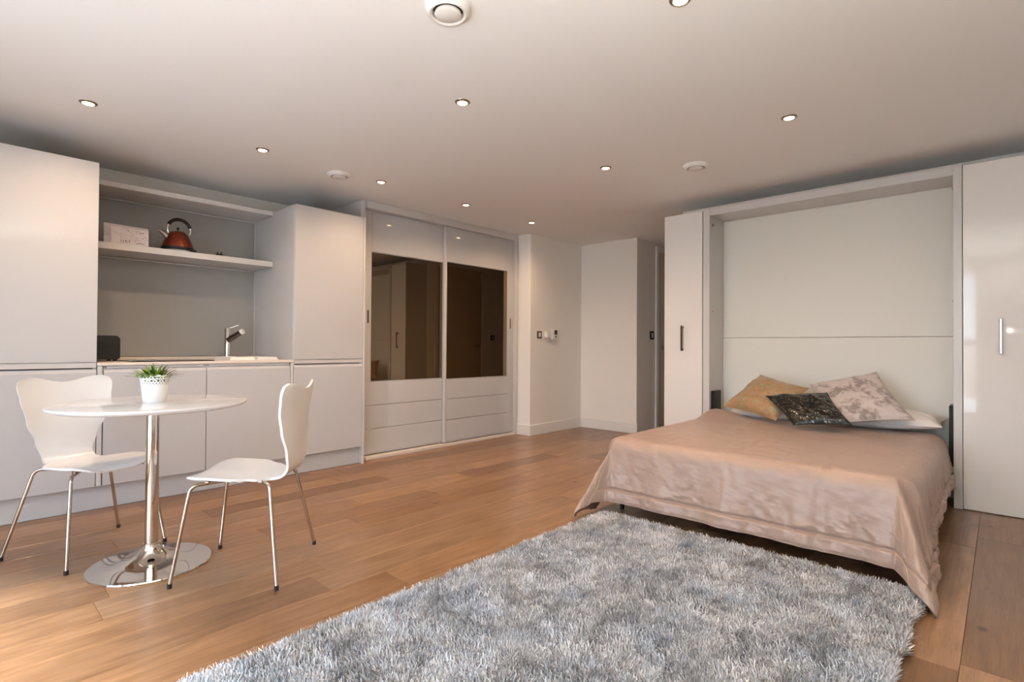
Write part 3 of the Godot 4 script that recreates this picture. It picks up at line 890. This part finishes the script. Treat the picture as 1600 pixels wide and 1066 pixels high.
# ---------------------------------------------------------------- table, plant and chairs
func build_table():
	var t := thing("round_table", "round white pedestal table on a chrome trumpet foot", "table", Vector3(0.684, 0, -2.962))
	part("tabletop", lathe([Vector2(0, 0.742), Vector2(0.372, 0.742), Vector2(0.390, 0.748), Vector2(0.3985, 0.755), Vector2(0.400, 0.760), Vector2(0.3975, 0.7645), Vector2(0.392, 0.766), Vector2(0, 0.766)], 128), M.table_white, t)
	part("mounting_plate", lathe([Vector2(0, 0.730), Vector2(0.13, 0.730), Vector2(0.13, 0.7418), Vector2(0, 0.7418)], 40), M.black_metal, t)
	part("column", lathe([Vector2(0.0, 0.07), Vector2(0.0275, 0.07), Vector2(0.0275, 0.7298), Vector2(0, 0.7298)], 40), M.chrome, t)
	var p := [Vector2(0, 0), Vector2(0.249, 0), Vector2(0.2515, 0.004), Vector2(0.249, 0.009)]
	for i in range(1, 25):
		var s := i / 24.0
		var r := lerpf(0.249, 0.034, s)
		p.append(Vector2(r, 0.009 + 0.022 * s + 0.06 * pow(s, 6.0)))
	p.append(Vector2(0.033, 0.102))
	p.append(Vector2(0.028, 0.104))
	part("trumpet_base", lathe(p, 96), M.chrome, t)

func build_plant():
	var t := thing("potted_plant", "small grassy plant in a white lace-rimmed pot on the table", "plant", Vector3(0.688, 0.7663, -2.955))
	part("pot", lathe([Vector2(0, 0), Vector2(0.045, 0), Vector2(0.0475, 0.003), Vector2(0.056, 0.082), Vector2(0.0545, 0.082), Vector2(0.046, 0.006), Vector2(0, 0.005)], 56), M.pot_white, t)
	# pierced lace band with a scalloped lip
	var cols := 168
	var rows := 18
	var cellw := TAU / cols
	var at := func(i: int, j: int, inner: float) -> Vector3:
		var th := cellw * i
		var v := float(j) / rows
		var lip := 0.0055 * absf(sin(th * 7.0)) if j == rows else 0.0
		var y := 0.0822 + 0.044 * v + lip
		var r := 0.056 + 0.0075 * v - inner
		return Vector3(r * cos(th), y, r * sin(th))
	var st := begin()
	for j in rows:
		for i in cols:
			var th := fmod(cellw * (i + 0.5), TAU / 14.0) * 14.0 / TAU - 0.5
			var v := (j + 0.5) / rows
			var x := th * 0.0265
			var y := v * 0.044
			var hole := false
			for h in [[0.0, 0.036, 0.0036], [0.0, 0.0215, 0.0052], [0.0075, 0.026, 0.0026], [-0.0075, 0.026, 0.0026], [0.0133, 0.0345, 0.0026], [-0.0133, 0.0345, 0.0026], [0.006, 0.010, 0.0024], [-0.006, 0.010, 0.0024], [0.0133, 0.0185, 0.003], [-0.0133, 0.0185, 0.003], [0.0133, 0.004, 0.0018], [-0.0133, 0.004, 0.0018], [0.0, 0.004, 0.0018]]:
				if Vector2(x - h[0], y - h[1]).length() < h[2]: hole = true
			if hole: continue
			for inner in [0.0, 0.0014]:
				var q := [at.call(i, j, inner), at.call(i + 1, j, inner), at.call(i + 1, j + 1, inner), at.call(i, j + 1, inner)]
				face(st, q, Vector3(0, q[0].y, 0) if inner == 0.0 else q[0] * 3.0)
	part("lace_rim", st.commit(), M.pot_white, t)
	part("soil", lathe([Vector2(0, 0.06), Vector2(0.052, 0.06), Vector2(0.056, 0.094), Vector2(0.03, 0.104), Vector2(0, 0.106)], 24), M.soil, t)
	var leaf_mesh := []
	for k in 6:
		var bend := 0.15 + 0.13 * k
		var wid := 0.0085 + 0.0012 * (k % 3)
		leaf_mesh.append(grid(4, 8, func(u, v):
			var s: float = v
			var ang := bend * s
			var w: float = wid * (0.55 + 1.6 * s - 2.05 * s * s) * (1.0 if s < 0.98 else 0.2)
			var c = (u - 0.5) * 2.0
			return Vector3(c * w, s * cos(ang * 0.7) + 0.0 * c, s * sin(ang)) * Vector3(1, 0.115, 0.115) + Vector3(0, 0.0015 * c * c, 0)))
	var lr := RandomNumberGenerator.new()
	lr.seed = 12
	for i in 110:
		var ring := sqrt(lr.randf())
		var th := lr.randf() * TAU
		var m: Material = M.leaf_green if lr.randf() < 0.6 else M.leaf_dark
		if th > 5.4 or th < 0.5: m = M.leaf_brown if lr.randf() < 0.55 else M.leaf_dark
		var o := part("leaf", leaf_mesh[lr.randi_range(0, 5)], m, t)
		var lean := 0.05 + 0.72 * ring * ring + lr.randf_range(-0.08, 0.12)
		var b := Basis(Vector3.UP, PI / 2 - th) * Basis(Vector3.RIGHT, lean)
		o.transform = Transform3D(b.scaled_local(Vector3.ONE * lr.randf_range(0.45, 0.78)), Vector3(cos(th) * ring * 0.042, 0.100, sin(th) * ring * 0.042))

func build_chairs():
	# profile of the moulded shell seen from the side: x forward, y up
	var prof := [Vector2(0.222, 0.428), Vector2(0.205, 0.444), Vector2(0.17, 0.453), Vector2(0.10, 0.452), Vector2(0.0, 0.445), Vector2(-0.09, 0.440), Vector2(-0.15, 0.440), Vector2(-0.188, 0.449), Vector2(-0.208, 0.472), Vector2(-0.216, 0.51), Vector2(-0.222, 0.58), Vector2(-0.232, 0.68), Vector2(-0.245, 0.77), Vector2(-0.262, 0.865)]
	var curve := Curve2D.new()
	for i in prof.size():
		var d: Vector2 = (prof[mini(i + 1, prof.size() - 1)] - prof[maxi(i - 1, 0)]) / 6.0
		curve.add_point(prof[i], -d, d)
	curve.bake_interval = 0.004
	var total := curve.get_baked_length()
	var width := Curve2D.new()
	for w in [[0.0, 0.17], [0.12, 0.205], [0.27, 0.205], [0.37, 0.165], [0.45, 0.118], [0.53, 0.112], [0.62, 0.135], [0.74, 0.175], [0.87, 0.202], [0.94, 0.212], [1.0, 0.212]]:
		width.add_point(Vector2(w[0], w[1]), Vector2(-0.03, 0), Vector2(0.03, 0))
	var half := func(s: float) -> float:
		var k := 0
		while k < width.point_count - 2 and s > width.get_point_position(k + 1).x: k += 1
		var a := width.get_point_position(k)
		var b := width.get_point_position(k + 1)
		var w := lerpf(a.y, b.y, smoothstep(0.0, 1.0, clampf((s - a.x) / (b.x - a.x), 0, 1)))
		for e in [[s * total, 0.10], [(1.0 - s) * total, 0.045]]:
			if e[0] < e[1]: w = w - e[1] + sqrt(maxf(0.0, e[1] * e[1] - pow(e[1] - e[0], 2.0)))
		return w
	var shell := func(u: float, v: float, off: float) -> Vector3:
		# v runs from the front lip to the top edge, u across
		var t := u * 2.0 - 1.0
		var s := v
		var w: float = half.call(s)
		# the top edge dips in the middle, its two ends stand up
		if s > 0.8: s -= (s - 0.8) / 0.2 * 0.030 * (0.5 + 0.5 * cos(PI * minf(absf(t) * 1.15, 1.0)))
		var at := s * total
		var p := curve.sample_baked(at, true)
		var p2 := curve.sample_baked(minf(at + 0.01, total), true) - curve.sample_baked(maxf(at - 0.01, 0.0), true)
		var nn := Vector2(p2.y, -p2.x).normalized()   # upward on the seat, forward on the back
		if nn.y < 0 and s < 0.4: nn = -nn
		if nn.x < 0 and s > 0.6: nn = -nn
		var cup := (0.034 * smoothstep(0.55, 0.85, s) + 0.012 * smoothstep(0.5, 0.3, s)) * t * t * (w / 0.2)
		p += nn * (cup + off)
		return Vector3(t * w, p.y, p.x)
	var st := begin()
	var nu := 28
	var nv := 70
	var n1 := add_grid(st, nu, nv, func(u, v): return shell.call(u, v, 0.0), true)
	add_grid(st, nu, nv, func(u, v): return shell.call(u, v, -0.011), false, n1)
	var ring := []
	for i in nu + 1: ring.append(i)
	for j in range(1, nv + 1): ring.append(j * (nu + 1) + nu)
	for i in range(nu - 1, -1, -1): ring.append(nv * (nu + 1) + i)
	for j in range(nv - 1, -1, -1): ring.append(j * (nu + 1))
	st.generate_normals()
	var rim := begin()
	for i in ring.size() - 1:
		var a: int = ring[i]
		var b: int = ring[i + 1]
		var pt := func(k: int, off: float): return shell.call(float(k % (nu + 1)) / nu, float(k / (nu + 1)) / nv, off)
		var q := [pt.call(a, 0.0), pt.call(b, 0.0), pt.call(b, -0.011), pt.call(a, -0.011)]
		if (q[1] - q[0]).length() < 0.0001: continue
		var cen: Vector3 = shell.call(0.5, clampf(float(a / (nu + 1)) / nv, 0.03, 0.97), -0.005)
		face(rim, q, cen)
	var both := ArrayMesh.new()
	st.commit(both)
	rim.commit(both)
	var t := thing("dining_chair", "white moulded chair behind the table, facing the camera", "chair", Vector3(0.522, 0, -3.380), "white chairs at the round table")
	part("seat_shell", both, M.chair_white, t)
	for q in [[1, 1], [-1, 1], [1, -1], [-1, -1]]:
		var sx: float = q[0]
		var fr: bool = q[1] > 0
		var foot := Vector3(sx * (0.222 if fr else 0.26), 0.012, 0.229 if fr else -0.229)
		var knee := Vector3(sx * (0.178 if fr else 0.165), 0.423, 0.170 if fr else -0.160)
		var leg := part("leg", tube(rounded([Vector3(sx * 0.075, 0.423, 0.055 if fr else -0.05), knee, foot], 0.035, 8), 0.008, 12), M.chair_chrome, t)
		part("foot_cap", tube([foot + Vector3(0, 0.008, 0), Vector3(foot.x, 0.0, foot.z)], 0.0095, 12), M.rubber, leg)
		part("mount_pad", box(Vector3(sx * 0.135 - 0.011, 0.424, (0.12 if fr else -0.11) - 0.011), Vector3(sx * 0.135 + 0.011, 0.437, (0.12 if fr else -0.11) + 0.011), 0.003), M.chair_chrome, leg)
	part("mount_plate", lathe([Vector2(0, 0.413), Vector2(0.088, 0.413), Vector2(0.09, 0.418), Vector2(0.088, 0.431), Vector2(0, 0.431)], 32), M.chair_chrome, t)
	t.rotation.y = atan2(0.335, 0.942)
	var c := t.duplicate()
	c.name = numbered("dining_chair")
	add_child(c)
	c.position = Vector3(0.988, 0, -2.609)
	c.rotation.y = atan2(-0.727, -0.686)
	tag(c, "white moulded chair right of the table, its back turned to camera", "chair", "white chairs at the round table")

# ---------------------------------------------------------------- rug
func build_rug():
	var r := thing("shag_rug", "pale blue grey shaggy rug on the floor at the bed foot", "rug")
	var x0 := 0.46
	var x1 := 2.77
	var z0 := -1.79
	var z1 := -0.25
	part("backing", box(Vector3(x0, 0.0003, z0), Vector3(x1, 0.008, z1), 0.003), M.rug_backing, r)
	var st := begin()
	var b := RandomNumberGenerator.new()
	b.seed = 3
	for k in 7:
		var th := TAU * k / 7.0 + b.randf()
		var root := Vector3(cos(th), 0, sin(th)) * b.randf() * 0.004
		var lean := Vector3(cos(th), 0, sin(th)) * b.randf_range(0.003, 0.014)
		var side := Vector3(-sin(th + 0.7), 0, cos(th + 0.7)) * 0.0024
		var h := b.randf_range(0.028, 0.044)
		var p := [root, root + lean * 0.45 + Vector3(0, h * 0.6, 0), root + lean * 1.6 + Vector3(0, h, 0)]
		for s in 2:
			var w0 := 1.0 - 0.15 * s
			var w1 := 0.85 - 0.4 * s
			var q := [p[s] - side * w0, p[s] + side * w0, p[s + 1] + side * w1, p[s + 1] - side * w1]
			var n: Vector3 = (q[1] - q[0]).cross(q[2] - q[0]).normalized()
			for i in [0, 1, 2, 0, 2, 3]:
				st.set_normal(-n)
				st.add_vertex(q[i])
	var tuft := st.commit()
	var m := mat("rug_pile", Color(1, 1, 1), 0.75)
	m.vertex_color_use_as_albedo = true
	var mm := MultiMesh.new()
	mm.transform_format = MultiMesh.TRANSFORM_3D
	mm.use_colors = true
	mm.mesh = tuft
	var step := 0.0092
	var nx := int((x1 - x0) / step)
	var nz := int((z1 - z0) / step)
	mm.instance_count = nx * nz
	var lay := noise(91, 1.5, 3)
	var lay2 := noise(92, 1.5, 3)
	var tone := noise(93, 2.1, 3)
	var blue := noise(94, 1.7, 2)
	var buf := PackedFloat32Array()
	buf.resize(nx * nz * 16)
	var i := 0
	for iz in nz:
		for ix in nx:
			var x := x0 + (ix + b.randf()) * step
			var z := z0 + (iz + b.randf()) * step
			var lx := lay.get_noise_2d(x * 2.6, z * 2.6) * 1.1
			var lz := lay2.get_noise_2d(x * 2.6, z * 2.6) * 1.1
			# tufts at the border fall outwards
			lx += 0.5 * (smoothstep(0.03, 0.0, x1 - x) - smoothstep(0.03, 0.0, x - x0))
			lz += 0.5 * (smoothstep(0.03, 0.0, z1 - z) - smoothstep(0.03, 0.0, z - z0))
			var up := Vector3(lx, 1.0, lz).normalized()
			var s := b.randf_range(0.85, 1.2)
			var th := b.randf() * TAU
			var e1 := up.cross(Vector3(cos(th), 0.1, sin(th))).normalized()
			var e2 := e1.cross(up)
			var bs := [e1 * s, up * s, e2 * s]
			var t := clampf(0.5 + 0.45 * tone.get_noise_2d(x * 2.0, z * 2.0) + b.randf_range(-0.5, 0.5), 0.0, 1.0)
			var bl := clampf(0.28 + 0.9 * blue.get_noise_2d(x * 1.5, z * 1.5) + 0.12 * (1.4 - x) + b.randf_range(-0.3, 0.3), 0.0, 1.0)
			var c := Color(0.27, 0.265, 0.265).lerp(Color(0.78, 0.76, 0.755), t)
			c = c.lerp(Color(0.24, 0.28, 0.35).lerp(Color(0.70, 0.74, 0.80), t), bl * 0.6)
			for k in 3:
				buf[i + k * 4] = bs[0][k]
				buf[i + k * 4 + 1] = bs[1][k]
				buf[i + k * 4 + 2] = bs[2][k]
			buf[i + 3] = x
			buf[i + 7] = 0.006
			buf[i + 11] = z
			buf[i + 12] = c.r
			buf[i + 13] = c.g
			buf[i + 14] = c.b
			buf[i + 15] = 1.0
			i += 16
	mm.buffer = buf
	var o := MultiMeshInstance3D.new()
	o.name = "pile"
	o.multimesh = mm
	o.material_override = m
	r.add_child(o)
	o.set_meta("kind", "stuff")

# ---------------------------------------------------------------- ceiling and wall fittings
func build_fittings():
	var spots := [
		[0.527, -3.668, "recessed ceiling downlight above the left tall kitchen cabinet"],
		[1.457, -3.668, "recessed ceiling downlight above the kitchen shelves"],
		[2.388, -3.668, "recessed ceiling downlight beside the small vent near the wardrobe"],
		[3.305, -3.668, "recessed ceiling downlight in front of the wardrobe mirrors' meeting edge"],
		[4.243, -3.668, "farthest recessed downlight, near the white wall corner"],
		[1.900, -2.142, "bright recessed downlight in the middle of the ceiling"],
		[3.306, -2.142, "recessed downlight left of the round vent near the bed"],
		[3.281, -0.895, "recessed ceiling downlight right above the bed foot"],
		[1.890, -0.895, "recessed downlight cut by the top edge of the picture"]]
	var ring := lathe([Vector2(0.0265, -0.001), Vector2(0.028, -0.007), Vector2(0.036, -0.006), Vector2(0.041, -0.0015), Vector2(0.0415, 0.0)], 40)
	var lens := lathe([Vector2(0, -0.0105), Vector2(0.010, -0.0102), Vector2(0.020, -0.0088), Vector2(0.0262, -0.006), Vector2(0.0264, -0.0005), Vector2(0, -0.0005)], 32)
	for s in spots:
		var t := thing("downlight", s[2], "downlight", Vector3(s[0], CEIL - 0.0005, s[1]), "recessed ceiling downlights")
		part("trim_ring", ring, M.brushed_steel, t)
		part("lamp_lens", lens, M.lamp_lens, t)
		var l := SpotLight3D.new()
		l.name = "spot"
		l.light_color = Color(1.0, 0.84, 0.68)
		l.light_energy = 1.1
		l.light_size = 0.027
		l.spot_angle = 78.0
		l.spot_angle_attenuation = 1.0
		l.spot_range = 9.0
		l.spot_attenuation = 2.0
		l.shadow_enabled = true
		t.add_child(l)
		l.position = Vector3(0, -0.014, 0)
		l.rotation_degrees = Vector3(-90, 0, 0)
	for v in [[1.330, -1.588, "round white ceiling vent at the top edge of the picture"], [2.066, -3.748, "round white ceiling vent above the wardrobe end of the kitchen"], [3.700, -1.630, "round white ceiling vent above the bed"]]:
		var t := thing("ceiling_vent", v[2], "vent", Vector3(v[0], CEIL, v[1]), "round ceiling vents")
		part("outer_ring", lathe([Vector2(0.060, -0.004), Vector2(0.062, -0.022), Vector2(0.070, -0.026), Vector2(0.083, -0.018), Vector2(0.089, -0.006), Vector2(0.089, 0.0)], 56), M.white_plastic, t)
		part("throat", lathe([Vector2(0.0, -0.002), Vector2(0.0605, -0.002), Vector2(0.0605, -0.0005), Vector2(0, -0.0005)], 40), M.handle_bronze, t)
		part("valve_disc", lathe([Vector2(0, -0.030), Vector2(0.046, -0.029), Vector2(0.052, -0.025), Vector2(0.050, -0.018), Vector2(0.010, -0.014), Vector2(0.010, -0.002)], 48), M.white_plastic, t)
	# wall plates on the corner wall
	var z := -4.04
	var s1 := thing("light_switch", "steel framed light switch at the left of the wall controls", "switch", Vector3(4.822, 1.181, z))
	part("plate", box(Vector3(-0.043, -0.043, 0), Vector3(0.043, 0.043, 0.006), 0.002), M.handle_bronze, s1)
	part("rocker", box(Vector3(-0.020, -0.026, 0.006), Vector3(0.020, 0.026, 0.010), 0.002), M.white_plastic, s1)
	var s2 := thing("sensor_box", "plain white square sensor box between switch and thermostat", "sensor", Vector3(4.965, 1.184, z))
	part("housing", box(Vector3(-0.043, -0.040, 0), Vector3(0.043, 0.040, 0.032), 0.006), M.white_plastic, s2)
	part("front_dial", box(Vector3(-0.032, -0.030, 0.032), Vector3(0.032, 0.030, 0.036), 0.003), M.white_plastic, s2)
	var s3 := thing("thermostat", "white wall thermostat with dark square display", "thermostat", Vector3(5.085, 1.195, z))
	part("housing", box(Vector3(-0.050, -0.065, 0), Vector3(0.062, 0.060, 0.028), 0.004), M.white_plastic, s3)
	part("display", box(Vector3(-0.008, -0.006, 0.028), Vector3(0.048, 0.046, 0.030), 0.001), M.hob_glass, s3)
	part("button", box(Vector3(0.010, -0.044, 0.028), Vector3(0.030, -0.018, 0.031), 0.002), M.handle_bronze, s3)
	var s4 := thing("light_switch", "dark framed light switch in the hallway beside the door", "switch", Vector3(6.04, 1.19, -3.227))
	part("plate", box(Vector3(-0.050, -0.052, 0), Vector3(0.050, 0.052, 0.008), 0.002), M.black_metal, s4)
	part("rocker", box(Vector3(-0.016, -0.030, 0.008), Vector3(0.016, 0.030, 0.013), 0.002), M.white_plastic, s4)
	var s5 := thing("light_switch", "dark light switch seen in the mirror beside the hallway door", "switch", Vector3(6.22, 1.18, -2.29))
	part("plate", box(Vector3(-0.043, -0.043, -0.008), Vector3(0.043, 0.043, 0), 0.002), M.black_metal, s5)
	part("rocker", box(Vector3(-0.014, -0.026, -0.012), Vector3(0.014, 0.026, -0.008), 0.002), M.white_plastic, s5)

# the photographer's flash, turned up at the ceiling; its glint stands in the glossy door right of the bed
func build_flash():
	var t := thing("camera_flash", "camera flash on a slim black stand, glinting in the glossy door right of bed", "flash", Vector3(-0.06, 0, 0.06))
	for k in 3:
		var a := TAU * k / 3.0 + 2.3
		part("leg", tube([Vector3(0, 0.42, 0), Vector3(cos(a) * 0.26, 0.006, sin(a) * 0.26)], 0.008, 8), M.black_metal, t)
	part("pole", tube([Vector3(0, 0.3, 0), Vector3(0, 1.2, 0)], 0.009, 10), M.black_metal, t)
	part("flash_body", box(Vector3(-0.035, 1.2, -0.025), Vector3(0.035, 1.255, 0.025), 0.006), M.black_plastic, t)
	part("lamp_dome", lathe([Vector2(0, 1.2555), Vector2(0.028, 1.2555), Vector2(0.030, 1.275), Vector2(0.022, 1.298), Vector2(0.0, 1.306)], 20), M.flash_dome, t)
	var l := SpotLight3D.new()
	l.name = "spot"
	l.light_color = Color(1.0, 0.985, 0.94)
	l.light_energy = 6.5
	l.light_size = 0.03
	l.spot_angle = 80.0
	l.spot_angle_attenuation = 0.6
	l.spot_range = 12.0
	l.spot_attenuation = 2.0
	l.shadow_enabled = true
	t.add_child(l)
	l.position = Vector3(0, 1.32, 0)
	l.rotation_degrees = Vector3(90, 0, 0)

func build_curtains():
	for k in 2:
		var far := k == 1
		var t := thing("curtain", "white pleated curtain tied back at the kitchen end of the tall window" if far else "white pleated curtain tied back beside the window, mirrored in the right door", "curtain", Vector3.ZERO, "curtains at the tall window")
		var sheet := func(u: float, v: float) -> Vector3:
			var y := lerpf(2.30, 0.03, v)
			var tie := exp(-pow((y - 1.36) / 0.34, 2.0))
			var low := smoothstep(1.36, 0.6, y)
			var w := lerpf(lerpf(0.80, 0.34, low), 0.13, tie)
			var c := lerpf(lerpf(0.17, 0.42, low), 0.40, smoothstep(2.3, 1.36, y))
			var pleat := 0.030 * sin(u * TAU * 9.0) * lerpf(1.0, 0.5, tie)
			var z := c + (u - 0.5) * w
			if far: z = -2.66 - z
			return Vector3(-1.235 + pleat, y, z)
		var st := begin()
		var n1 := add_grid(st, 144, 40, sheet, far)
		add_grid(st, 144, 40, func(u, v): return sheet.call(u, v) - Vector3(0.002, 0, 0), not far, n1)
		st.generate_normals()
		part("drape", st.commit(), M.curtain, t)
		var zc := -3.06 if far else 0.40
		part("tie_band", boxes([[Vector3(-1.29, 1.33, zc - 0.08), Vector3(-1.195, 1.39, zc + 0.08)]], 0.02), M.curtain, t)
	var r := part("curtain_rail", tube([Vector3(-1.235, 2.32, -3.5), Vector3(-1.235, 2.32, 0.75)], 0.012, 10), M.brushed_steel, self)
	tag(r, "slim steel curtain rail above the tall window", "curtain rail")

func _ready():
	rng.seed = 20
	make_materials()
	camera_and_light()
	build_floor()
	build_shell()
	build_kitchen()
	build_wardrobe()
	build_bed_wall()
	build_table()
	build_plant()
	build_chairs()
	build_rug()
	build_fittings()
	build_flash()
	build_curtains()
